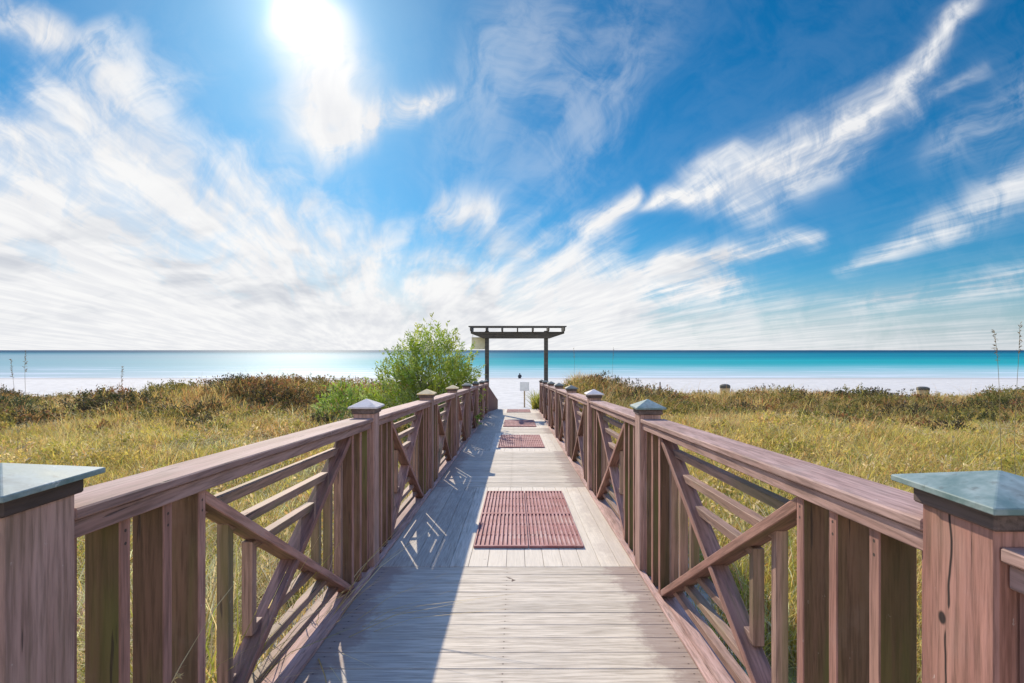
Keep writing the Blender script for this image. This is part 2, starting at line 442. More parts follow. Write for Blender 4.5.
def make_sea():
    ys = np.concatenate([[70], np.geomspace(80, 15000, 40)])
    xs = np.array([-15000, -4000, -1000, -250, 0, 250, 1000, 4000, 15000.0])
    Xg, Yg = np.meshgrid(xs, ys)
    co = np.stack([Xg, Yg, np.full_like(Xg, SEA_Z)], -1).reshape(-1, 3)
    idx = np.arange(co.shape[0]).reshape(len(ys), len(xs))
    q = np.stack([idx[:-1, :-1], idx[:-1, 1:], idx[1:, 1:], idx[1:, :-1]], -1).reshape(-1, 4)
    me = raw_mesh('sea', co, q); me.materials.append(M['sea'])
    tag(link('sea', me), 'turquoise sea water reaching the horizon', 'sea', kind='structure')
make_sea()

# ------------------------------------------------------------------ plants as raw numpy meshes
def tinted(name, co, faces, cols, mat, parent=None, loc=(0, 0, 0)):
    me = raw_mesh(name, co, faces)
    a = me.color_attributes.new('tint', 'FLOAT_COLOR', 'POINT')
    c = np.ones((len(co), 4), np.float32); c[:, :3] = cols
    a.data.foreach_set('color', c.ravel())
    me.materials.append(mat)
    return link(name, me, parent, loc)

def blades(base, height, width, lean_dir, lean, cols, tipcols=None):
    """curved three-quad grass blades; returns verts, quads, colours"""
    n = len(base)
    ts = np.array([0, 0.4, 0.75, 1.0]); ws = np.array([1.0, 0.85, 0.55, 0.12])
    side = np.stack([-np.sin(lean_dir + 0.6 * rng.standard_normal(n)), np.cos(lean_dir), np.zeros(n)], -1)
    side /= np.linalg.norm(side, axis=1, keepdims=True)
    ld = np.stack([np.cos(lean_dir), np.sin(lean_dir), np.zeros(n)], -1)
    V = np.zeros((n, 4, 2, 3)); C = np.zeros((n, 4, 2, 3))
    if tipcols is None: tipcols = cols
    for i, (t, w) in enumerate(zip(ts, ws)):
        c = base + ld * (lean * height * t ** 2)[:, None]
        c[:, 2] += height * (t - 0.28 * np.minimum(lean, 1.3) * t ** 2)
        for j, sgn in enumerate((-1, 1)):
            V[:, i, j] = c + side * (sgn * 0.5 * width * w)[:, None]
            C[:, i, j] = cols * (1 - t) + tipcols * t
    b = (np.arange(n) * 8)[:, None]
    Q = np.stack([b + np.array([[2 * i, 2 * i + 1, 2 * i + 3, 2 * i + 2]]) for i in range(3)], 1).reshape(-1, 4)
    return V.reshape(-1, 3), Q, C.reshape(-1, 3)

PAL = np.array([[0.62, 0.45, 0.16], [0.54, 0.40, 0.09], [0.38, 0.33, 0.06], [0.68, 0.54, 0.28], [0.46, 0.265, 0.09], [0.32, 0.25, 0.07]])
def grass_field():
    bs, hs, wd, ld, ln, cs, tc = [], [], [], [], [], [], []
    def scatter(n_try, y0, y1, per, hgt, wid):
        Y = rng.random(n_try) * (y1 - y0) + y0
        half = 3.5 + 1.12 * np.maximum(Y, 0)
        X = (rng.random(n_try) * 2 - 1) * half
        keep = rng.random(n_try) < veg_mask(X, Y) * (half / half.max())
        keep &= (np.abs(X + 0.07) > 1.14)
        X, Y = X[keep], Y[keep]
        n = len(X)
        patch = fbm(X * 0.3 + 50, Y * 0.3 + 20, 3); patch2 = fbm(X * 0.8 + 5, Y * 0.8, 2)
        on_ridge = sstep(12.0, 17.5, Y + (fbm(X * 0.4 + 2, Y * 0.4, 2) - 0.5) * 8)
        kind = np.clip(((patch - 0.5) * 9.0 + (patch2 - 0.5) * 4.0 + 1.6 + rng.standard_normal(n) * 0.9), 0, 3.99).astype(int)
        ridge_k = np.where(rng.random(n) < 0.55, 4, np.where(rng.random(n) < 0.5, 5, 0))
        kind = np.where(rng.random(n) < on_ridge * 0.85, ridge_k, kind)
        tall = (0.55 + 0.9 * fbm(X * 0.5 + 9, Y * 0.5 + 70, 3)) * (1 + 0.25 * on_ridge)
        e = np.abs(X + 0.07) - 1.14
        tall *= 0.55 + 0.45 * sstep(0, 1.0, e)
        rad = 0.05 + 0.09 * rng.random(n)
        for k in range(per):
            a = rng.random(n) * 2 * np.pi; rr = rad * np.sqrt(rng.random(n))
            bx = X + rr * np.cos(a); by = Y + rr * np.sin(a)
            bx = np.where((np.abs(bx + 0.07) < 1.13) & (by < 21), X, bx)
            bs.append(np.stack([bx, by, ground_z(bx, by) - 0.02], -1))
            h = hgt * tall * (0.55 + 0.75 * rng.random(n))
            hs.append(h); wd.append(wid * (0.6 + 0.8 * rng.random(n)))
            wind = 0.5 * rng.standard_normal(n) + 0.4
            ld.append(np.where(rng.random(n) < 0.85, a, wind)); ln.append(0.25 + 0.85 * rng.random(n))
            c = PAL[kind] * (0.7 + 0.6 * rng.random((n, 1))) * (1 + 0.12 * rng.standard_normal((n, 3)))
            cs.append(np.clip(c, 0.01, 0.7))
            tip = c * 1.1 + np.array([0.07, 0.05, 0.012]) * rng.random((n, 1)) * 1.6
            tc.append(np.clip(tip, 0.01, 0.75))
    scatter(5200, -2.5, 3.0, 16, 0.36, 0.006)
    scatter(15000, 3.0, 8.0, 14, 0.36, 0.0085)
    scatter(2600, 3.0, 23.0, 5, 0.70, 0.009)
    scatter(21000, 8.0, 15.0, 12, 0.37, 0.014)
    scatter(18000, 15.0, 27.5, 9, 0.42, 0.022)
    V, Q, C = blades(np.concatenate(bs), np.concatenate(hs), np.concatenate(wd), np.concatenate(ld), np.concatenate(ln), np.concatenate(cs), np.concatenate(tc))
    o = tinted('dune_grass', V, Q, C, M['grass'])
    tag(o, 'golden green grass covering the dunes on both sides of the boardwalk', 'grass', kind='stuff')
grass_field()

def leaf_quads(P, D, L, W, cols):
    """one diamond leaf per point P along direction D"""
    n = len(P)
    D = D / np.linalg.norm(D, axis=1, keepdims=True)
    r = rng.standard_normal((n, 3)); S = np.cross(D, r); S /= np.linalg.norm(S, axis=1, keepdims=True) + 1e-9
    L = np.asarray(L)[:, None]; W = np.asarray(W)[:, None]
    V = np.stack([P, P + D * L * 0.45 + S * W, P + D * L, P + D * L * 0.45 - S * W], 1)
    Q = (np.arange(n) * 4)[:, None] + np.arange(4)[None]
    return V.reshape(-1, 3), Q, np.repeat(cols, 4, 0)

def clump_cloud(n_sprays, per, rx, ry, rz, L, W, pal, up=0.6, spray=0.3):
    """sprays of leaves growing outward through a bush shaped volume"""
    d = rng.standard_normal((n_sprays, 3)); d[:, 2] = np.abs(d[:, 2]) * 0.9 - 0.15
    d /= np.linalg.norm(d, axis=1, keepdims=True)
    lump = 0.72 + 0.5 * fbm(d[:, 0] * 2.2 + 20, d[:, 1] * 2.2 + d[:, 2] * 1.7 + 40, 3)
    rr = (0.45 + 0.55 * rng.random(n_sprays) ** 0.6) * lump
    c = d * rr[:, None] * np.array([rx, ry, rz])
    c[:, 2] = np.maximum(c[:, 2], 0.02)
    ax = d + np.array([0, 0, up]) + 0.45 * rng.standard_normal((n_sprays, 3)); ax /= np.linalg.norm(ax, axis=1, keepdims=True)
    tone = pal[rng.integers(0, len(pal), n_sprays)] * (0.75 + 0.5 * rng.random((n_sprays, 1)))
    t = rng.random((n_sprays, per))
    P = (c[:, None] + ax[:, None] * (t * spray)[..., None] + 0.02 * rng.standard_normal((n_sprays, per, 3))).reshape(-1, 3)
    Dd = (ax[:, None] * 0.9 + 0.65 * rng.standard_normal((n_sprays, per, 3))).reshape(-1, 3)
    C = np.repeat(tone, per, 0) * (0.8 + 0.4 * rng.random((n_sprays * per, 1)))
    m = n_sprays * per
    return leaf_quads(P, Dd, L * (0.6 + 0.8 * rng.random(m)), W * (0.6 + 0.8 * rng.random(m)), C)

BROWN = np.array([[0.24, 0.14, 0.05], [0.28, 0.18, 0.06], [0.18, 0.14, 0.045], [0.30, 0.13, 0.055]])
OLIVE = np.array([[0.19, 0.18, 0.04], [0.25, 0.21, 0.05], [0.30, 0.22, 0.06], [0.14, 0.14, 0.04]])
DARKG = np.array([[0.05, 0.06, 0.022], [0.075, 0.07, 0.03], [0.09, 0.065, 0.035]])
GREEN = np.array([[0.28, 0.38, 0.04], [0.36, 0.43, 0.05], [0.22, 0.33, 0.055], [0.40, 0.43, 0.07], [0.32, 0.39, 0.12]])
SILV = np.array([[0.34, 0.38, 0.2], [0.26, 0.32, 0.11], [0.24, 0.32, 0.06]])

def cat3(parts):
    V, Q, C, off = [], [], [], 0
    for v, q, c in parts:
        V.append(v); Q.append(q + off); C.append(c); off += len(v)
    return np.concatenate(V), np.concatenate(Q), np.concatenate(C)

GOLD = np.array([[0.58, 0.43, 0.13], [0.52, 0.42, 0.09], [0.40, 0.36, 0.07], [0.66, 0.52, 0.27], [0.54, 0.34, 0.13]])
def scrub():
    parts = []
    for i in range(1000):
        Y = 4.0 + 12.5 * rng.random() ** 0.8; X = (rng.random() * 2 - 1) * (3 + 1.05 * Y)
        if abs(X + 0.07) < 1.75 or veg_mask(np.array([X]), np.array([Y]))[0] < 0.5: continue
        s = 0.12 + 0.15 * rng.random()
        pal = GOLD[rng.integers(0, 5, 2)] * (0.75 + 0.4 * rng.random())
        v, q, c = clump_cloud(34, 6, s * 1.5, s * 1.4, s * 1.3, 0.05 + 0.002 * Y, 0.008 + 0.0006 * Y, pal, up=0.8, spray=0.16)
        z = float(ground_z(np.array([X]), np.array([Y]))[0])
        parts.append((v + np.array([X, Y, z + 0.05]), q, c))
    for i in range(560):
        Y = 12.0 + 13.5 * rng.random() ** 0.7; X = (rng.random() * 2 - 1) * (4 + 1.08 * Y)
        if abs(X) < 2.0 + max(0, (Y - 20)) * 0.3: continue
        if veg_mask(np.array([X]), np.array([Y]))[0] < 0.4: continue
        s = (0.24 + 0.46 * rng.random()) * (0.6 + 0.4 * float(sstep(11, 18, np.array(Y))))
        rk = rng.random(); pal = DARKG if rk < 0.24 else BROWN if rk < (0.72 if X < 0 else 0.45) else OLIVE
        v, q, c = clump_cloud(95, 8, s * 1.5, s * 1.2, s * 0.85, 0.085, 0.018, pal, spray=0.2)
        z = float(ground_z(np.array([X]), np.array([Y]))[0])
        parts.append((v + np.array([X, Y, z + 0.09]), q, c))
    V, Q, C = cat3(parts)
    tag(tinted('dune_scrub', V, Q, C, M['leaf']), 'brown and olive low scrub matted over the dunes and along their crest', 'scrub', kind='stuff')
scrub()

def gz(x, y): return float(ground_z(np.array([x]), np.array([y]))[0])
def px(xp, Y): return (xp - 516.0) / F * Y            # lateral position of something seen at column xp, Y metres out
def stems(mb, n, rx, h, r=0.012, seed=1):
    rd = random.Random(seed)
    for i in range(n):
        a = rd.uniform(0, 6.28); l = rd.uniform(0.5, 1.0)
        t = Vector((math.cos(a) * rx * l, math.sin(a) * rx * l, h * rd.uniform(0.6, 0.95)))
        mid = t * 0.5 + Vector((rd.uniform(-.08, .08), rd.uniform(-.08, .08), h * 0.12))
        mb.tube([(0.02 * math.cos(a), 0.02 * math.sin(a), -0.05), mid, t], [r, r * 0.7, r * 0.3], 5)
def bush(name, x, y, rx, ry, rz, pal, label, cat, nspray=260, per=9, L=0.09, W=0.018, up=0.6, spray=0.24):
    root = empty(name, (x, y, gz(x, y) - 0.02), label, cat)
    mb = MB(); stems(mb, 9, rx * 0.6, rz * 0.85, 0.012, int(abs(x) * 100))
    mb.build('stem', M['bark'], root)
    v, q, c = clump_cloud(nspray, per, rx, ry, rz, L, W, pal, up, spray)
    tinted('foliage', v, q, c, M['leaf'], root)
    return root
bush('dune_shrub', px(98, 17.0), 17.0, 1.15, 0.8, 0.75, DARKG, 'dark brown rounded shrub on the left dune, biggest dark patch in the far left grass', 'shrub')
bush('dune_shrub', px(112, 19.2), 19.2, 1.0, 0.8, 0.62, BROWN[[3, 0]], 'russet shrub on the left dune crest just behind the dark rounded shrub', 'shrub')
bush('dune_shrub', px(8, 16.8), 16.8, 0.85, 0.7, 0.65, np.array([[0.05, 0.075, 0.03], [0.07, 0.09, 0.035]]), 'dark green shrub at the far left edge of the photo', 'shrub')
bush('dune_shrub', px(255, 18.5), 18.5, 1.3, 0.8, 0.6, BROWN, 'wide brown shrub on the highest part of the left dune crest', 'shrub')
bush('dune_shrub', px(905, 16.5), 16.5, 0.8, 0.7, 0.72, DARKG, 'dark shrub on the right dune below the farther right tan bin', 'shrub')
bush('dune_shrub', px(868, 17.0), 17.0, 0.75, 0.6, 0.6, OLIVE, 'olive shrub on the right dune, left neighbour of the dark shrub under the bin', 'shrub')
bush('dune_shrub', px(745, 19.0), 19.0, 0.9, 0.7, 0.62, DARKG[[1, 2]], 'dark brown shrub on the right dune in front of the nearer tan bin', 'shrub')
bush('dune_shrub', px(1000, 19.5), 19.5, 1.0, 0.8, 0.72, OLIVE[[0, 3]], 'dark olive shrub on the right dune beside the tall seed stalks', 'shrub')
bush('palmetto_bush', px(345, 15.5), 15.5, 0.95, 0.7, 1.15, GREEN[[0, 2, 4]], 'low light green bush left of the tall green tree', 'bush', 260, 9, 0.16, 0.018, 0.8, 0.3)

def green_tree():
    Y = 13.6; X = px(430, Y); z0 = gz(X, Y)
    root = empty('coastal_tree', (X, Y, z0 - 0.03), 'bright green feathery tree growing beside the left railing', 'tree')
    mb = MB(); rd = random.Random(5)
    tips = []
    for i in range(11):
        a = i / 11 * 6.28 + rd.uniform(-.2, .2); l = rd.uniform(0.35, 1.0)
        t = Vector((math.cos(a) * 1.15 * l - 0.1, math.sin(a) * 0.9 * l, 2.7 - 1.1 * l + rd.uniform(-.2, .2)))
        p1 = Vector((math.cos(a) * 0.06, math.sin(a) * 0.06, -0.05)); p2 = t * 0.35 + Vector((0, 0, 0.15)); p3 = t * 0.7 + Vector((rd.uniform(-.1, .1), rd.uniform(-.1, .1), 0.1))
        mb.tube([p1, p2, p3, t], [0.035, 0.026, 0.017, 0.006], 6)
        for j in range(3):
            b = p3 + Vector((rd.uniform(-.45, .45), rd.uniform(-.4, .4), rd.uniform(.05, .5)))
            mb.tube([p2 * 0.4 + p3 * 0.6, b], [0.012, 0.004], 5)
    mb.build('trunk', M['bark'], root)
    parts = []
    lobes = [(0.08, 0, 1.5, 0.98, 0.85, 1.42, GREEN, 430), (-0.82, -0.1, 0.85, 0.7, 0.7, 1.25, GREEN[[0, 1, 4]], 230), (0.6, 0.1, 0.85, 0.5, 0.5, 1.1, GREEN[[1, 3, 0]], 200),
             (-0.25, -0.25, 0.55, 0.85, 0.7, 0.95, SILV, 200), (0.35, -0.3, 0.4, 0.75, 0.6, 0.8, GREEN[[2, 4]], 150)]
    for (lx, ly, lz, rx, ry, rz, pal, n) in lobes:
        v, q, c = clump_cloud(n, 18, rx, ry, rz, 0.10, 0.014, pal, 1.2, 0.42)
        parts.append((v + np.array([lx, ly, lz]), q, c))
    V, Q, C = cat3(parts)
    tinted('crown', V, Q, C, M['leaf'], root)
green_tree()

def tuft(name, x, y, z, n, h, w, pal, label, cat, spread=0.12, lean=0.9, group=None, dirs=None):
    a = rng.random(n) * 6.283 if dirs is None else dirs + 0.5 * rng.standard_normal(n)
    rr = spread * np.sqrt(rng.random(n))
    a2 = rng.random(n) * 6.283
    base = np.stack([rr * np.cos(a2), rr * np.sin(a2), np.zeros(n)], -1)
    c = pal[rng.integers(0, len(pal), n)] * (0.75 + 0.5 * rng.random((n, 1)))
    V, Q, C = blades(base, h * (0.5 + 0.6 * rng.random(n)), w * (0.7 + 0.6 * rng.random(n)), a, lean * (0.3 + rng.random(n)), c, np.clip(c * 1.25, 0, 0.8))
    o = tinted(name, V, Q, C, M['grass'], None, (x, y, z))
    return tag(o, label, cat, group)
STRAW = np.array([[0.50, 0.38, 0.17], [0.42, 0.30, 0.11], [0.55, 0.45, 0.24]])
YGREEN = np.array([[0.30, 0.30, 0.05], [0.38, 0.33, 0.07], [0.22, 0.25, 0.04]])
tuft('grass_clump', 0.92, 20.6, -1.2, 320, 1.05, 0.03, YGREEN, 'tall yellow green grass clump at the beach end of the boardwalk', 'grass clump', 0.28, 0.7)
RUST = np.array([[0.40, 0.24, 0.08], [0.34, 0.25, 0.08], [0.48, 0.34, 0.13]])
tuft('grass_clump', px(585, 18.2), 18.2, gz(px(585, 18.2), 18.2) - 0.05, 1100, 0.95, 0.026, RUST, 'rusty tall grass clump just outside the far right railing', 'grass clump', 0.85, 0.8)
tuft('grass_clump', px(622, 17.2), 17.2, gz(px(622, 17.2), 17.2) - 0.05, 1000, 0.8, 0.024, np.array([[0.36, 0.26, 0.07], [0.44, 0.33, 0.12], [0.24, 0.23, 0.06]]), 'olive tall grass clump behind the right railing, right of the rusty one', 'grass clump', 0.95, 0.8)
tuft('dry_grass_tuft', -1.3, 2.15, -0.5, 230, 1.0, 0.009, np.concatenate([STRAW, YGREEN]), 'dry straw grass tuft poking through the nearest left cross panel', 'grass tuft', 0.17, 0.6)
tuft('dry_grass_tuft', -1.12, 2.72, -0.5, 70, 0.95, 0.008, STRAW, 'dry curled grass tuft at the far corner of the nearest left cross panel', 'grass tuft', 0.07, 1.1)

def seed_stalk(name, x, y, h, lean, label, heads=1, zb=None, r=0.004):
    """stalk with a drooping seed head"""
    root = empty(name, (x, y, gz(x, y) if zb is None else zb), label, 'seed stalk')
    mb = MB()
    n = 9; pts = []
    for i in range(n):
        t = i / (n - 1); pts.append((lean * t ** 2.2, 0.02 * math.sin(t * 5), h * t - 0.12 * abs(lean) * t ** 3))
    mb.tube(pts, [r * (1 - 0.55 * i / (n - 1)) for i in range(n)], 5)
    mb.build('stem', M['straw_stem'], root)
    m2 = 34
    t = np.linspace(0.82, 1.0, m2)
    P = np.stack([lean * t ** 2.2, 0.02 * np.sin(t * 5), h * t - 0.12 * abs(lean) * t ** 3], -1)
    D = np.stack([0.5 * rng.standard_normal(m2) + 0.4 * np.sign(lean + 1e-6), 0.5 * rng.standard_normal(m2), 0.4 + 0.4 * rng.standard_normal(m2)], -1)
    c = np.array([[0.20, 0.14, 0.07]]) * (0.6 + 0.7 * rng.random((m2, 1)))
    v, q, cc = leaf_quads(P, D, 0.025 + 0.03 * rng.random(m2), np.full(m2, 0.006), c)
    tinted('seed_head', v, q, cc, M['leaf'], root)
    return root
M['straw_stem'] = plain('straw_stem', (0.22, 0.17, 0.08), 0.7)
seed_stalk('seed_stalk', px(1003, 6.2), 6.2, 2.02, -0.12, 'bent tall seed stalk at right, head leaning left above the horizon', zb=-0.45)
seed_stalk('seed_stalk', px(1016, 6.6), 6.6, 2.1, 0.03, 'upright tall seed stalk at the right edge beside the bent one', zb=-0.45)
seed_stalk('seed_stalk', px(25, 8.5), 8.5, 1.85, 0.02, 'tallest dark seed stalk at the far left crossing the sea', zb=-0.55)
seed_stalk('seed_stalk', px(17, 8.7), 8.7, 1.72, -0.08, 'thinner seed stalk just left of the tallest left one', zb=-0.55)
seed_stalk('seed_stalk', px(121, 9.5), 9.5, 1.62, 0.03, 'faint slim seed stalk on the left dune above the russet shrub', zb=-0.6, r=0.003)
seed_stalk('seed_stalk', px(612, 17.5), 17.5, 2.1, 0.04, 'slim seed stalk rising from the olive grass clump behind the right railing', zb=-0.7, r=0.005)
seed_stalk('seed_stalk', px(575, 18.2), 18.2, 2.0, -0.04, 'slim seed stalk rising from the rusty grass clump behind the far right railing', zb=-0.6, r=0.005)

def oat_spray():
    """seed stalk that leans in through the near left pickets"""
    root = empty('dry_seed_stalk', (-1.13, 1.22, -0.46), 'dry seed stalk leaning through the nearest left pickets with drooping grains', 'seed stalk')
    mb = MB()
    pts = [(0, 0, 0), (0.03, 0.06, 0.35), (0.09, 0.17, 0.66), (0.15, 0.30, 0.86), (0.17, 0.44, 0.96), (0.175, 0.54, 0.99)]
    mb.tube(pts, [0.0025, 0.0024, 0.002, 0.0016, 0.0012, 0.0008], 5)
    mb.build('stem', M['straw_pale'], root)
    n = 60; k = np.linspace(0, 0.999, n)
    P = np.array(pts)[1:4]; i = (k * 2).astype(int).clip(0, 1); f = (k * 2 - i)[:, None]
    Q = P[i] * (1 - f) + P[i + 1] * f + 0.005 * rng.standard_normal((n, 3))
    D = np.stack([0.5 + 0.4 * rng.standard_normal(n), 0.2 + 0.5 * rng.standard_normal(n), -0.5 + 0.4 * rng.standard_normal(n)], -1)
    v, q, c = leaf_quads(Q, D, 0.025 + 0.025 * rng.random(n), np.full(n, 0.0035), np.array([[0.6, 0.45, 0.2]]) * (0.7 + 0.5 * rng.random((n, 1))))
    tinted('seed_head', v, q, c, M['leaf'], root)
M['straw_pale'] = plain('pale_straw', (0.55, 0.42, 0.2), 0.7)
oat_spray()

# ------------------------------------------------------------------ boardwalk
DX0, DX1 = -0.985, 0.850
MATS = [(3.98, 5.86), (9.45, 11.35), (13.25, 15.1), (18.3, 19.75)]
LONG = [(3.60, 6.15), (9.05, 11.75), (12.95, 15.45), (18.05, 20.1)]
DECK_END = 20.1
def make_boardwalk():
    root = empty('boardwalk', (-0.07, 0, 0), 'long weathered timber boardwalk leading down to the beach', 'boardwalk')
    V, Q, C = [], [], []
    cnt = 0
    def plank(x0, x1, y0, y1, long_):
        nonlocal cnt
        dz = random.uniform(-0.001, 0.001); tilt = random.uniform(-0.001, 0.001); th = 0.036; b = 0.0015
        f = lambda x, y, z: (x + 0.07, y, z + dz + tilt * (x if not long_ else y - y0) - SLOPE * y)
        o = len(V)
        V.extend([f(x0, y0, -th), f(x1, y0, -th), f(x1, y1, -th), f(x0, y1, -th),
                  f(x0, y0, -b), f(x1, y0, -b), f(x1, y1, -b), f(x0, y1, -b),
                  f(x0 + b, y0 + b, 0), f(x1 - b, y0 + b, 0), f(x1 - b, y1 - b, 0), f(x0 + b, y1 - b, 0)])
        for q in ((0, 3, 2, 1), (0, 1, 5, 4), (1, 2, 6, 5), (2, 3, 7, 6), (3, 0, 4, 7), (4, 5, 9, 8), (5, 6, 10, 9), (6, 7, 11, 10), (7, 4, 8, 11), (8, 9, 10, 11)):
            Q.append([o + i for i in q])
        rr = random.random(); hw = (0, 0, 1, 1) * 3
        C.extend([(rr, 1.0 if long_ else 0.0, float(t)) for t in hw])
    y = -3.2
    zones = sorted(LONG)
    zi = 0
    while y < DECK_END - 0.02:
        if zi < len(zones) and y >= zones[zi][0] - 0.02:
            y1 = zones[zi][1]; x = DX0; n = 14; w = (DX1 - DX0) / n
            for i in range(n):
                plank(x + i * w + 0.0012, x + (i + 1) * w - 0.0012, y + 0.003, y1 - 0.003, True)
            y = y1; zi += 1; continue
        nxt = zones[zi][0] if zi < len(zones) else DECK_END
        w = 0.14
        k = max(1, round((nxt - y) / w))
        w = (nxt - y) / k
        x0, x1 = DX0 + random.uniform(-0.003, 0.003), DX1 + random.uniform(-0.003, 0.003)
        plank(x0, x1, y + 0.0018, y + w - 0.0018, False)
        y += w
    V = np.array(V); Q = np.array(Q); C = np.array(C)
    dk = tinted('deck', V, Q, C, M['deck'], root)
    dk.data.polygons.foreach_set('use_smooth', np.zeros(len(Q), bool))
    for x0, x1 in ((DX0 - 0.006, DX0 + 0.034), (DX1 - 0.034, DX1 + 0.006)):
        mb = MB(); mb.box(x0 + 0.07, x1 + 0.07, -3.2, DECK_END, 0.004, 0.022, SLOPE)
        mb.build('edge_board', M['rail'], root, bevel=0.003)
    for x0 in (-0.93, -0.09, 0.76):
        mb = MB(); mb.box(x0 + 0.07, x0 + 0.11, -3.2, DECK_END, -0.23, -0.045, SLOPE); mb.build('joist', M['under'], root)
    mb = MB(); mb.box(DX0 + 0.07, DX1 + 0.07, DECK_END, DECK_END + 0.04, -0.23, -0.004, SLOPE); mb.build('end_board', M['under'], root)
    return root
make_boardwalk()

MAT_LAB = ['red grid mat on the boardwalk nearest the camera', 'second red grid mat from the camera, beyond a long stretch of bare planks', 'third red grid mat from the camera, crossed by the pergola shadow', 'farthest red grid mat at the beach end of the boardwalk']
for (y0, y1), lab in zip(MATS, MAT_LAB):
    x0, x1 = -0.325, 0.515
    yc = (y0 + y1) / 2; xc = (x0 + x1) / 2; hl = (y1 - y0) / 2; hw = (x1 - x0) / 2
    root = empty('floor_mat', (xc, yc, deck_z(yc) + 0.003), lab, 'floor mat', 'red mats along the boardwalk')
    root.rotation_euler.z = random.uniform(-0.006, 0.006)
    for sx in (-1, 1):
        for sy in (-1, 1):
            a0, a1 = (0.004, hw) if sx > 0 else (-hw, -0.004)
            b0, b1 = (0.003, hl) if sy > 0 else (-hl, -0.003)
            mb = MB()
            mb.box(a0, a1, b0, b1, 0, 0.004, SLOPE)
            base = mb.build('mat_backing', M['mat_back'], root)
            mb = MB()
            mb.box(a0, a1, b0, b0 + 0.018, 0.0045, 0.0185, SLOPE); mb.box(a0, a1, b1 - 0.018, b1, 0.0045, 0.0185, SLOPE)
            n = 12; p = (a1 - a0) / n
            for i in range(n + 1):
                w = 0.017 if 0 < i < n else 0.009
                c = a0 + i * p + (0.0045 if i == 0 else -0.0045 if i == n else 0)
                mb.box(c - w / 2, c + w / 2, b0 + 0.019, b1 - 0.019, 0.0045, 0.018, SLOPE)
            for j in range(1, 3):
                yb = b0 + (b1 - b0) * j / 3
                mb.box(a0 + 0.001, a1 - 0.001, yb - 0.004, yb + 0.004, 0.0043, 0.0105, SLOPE)
            mb.build('mat_grid', M['mat'], root)

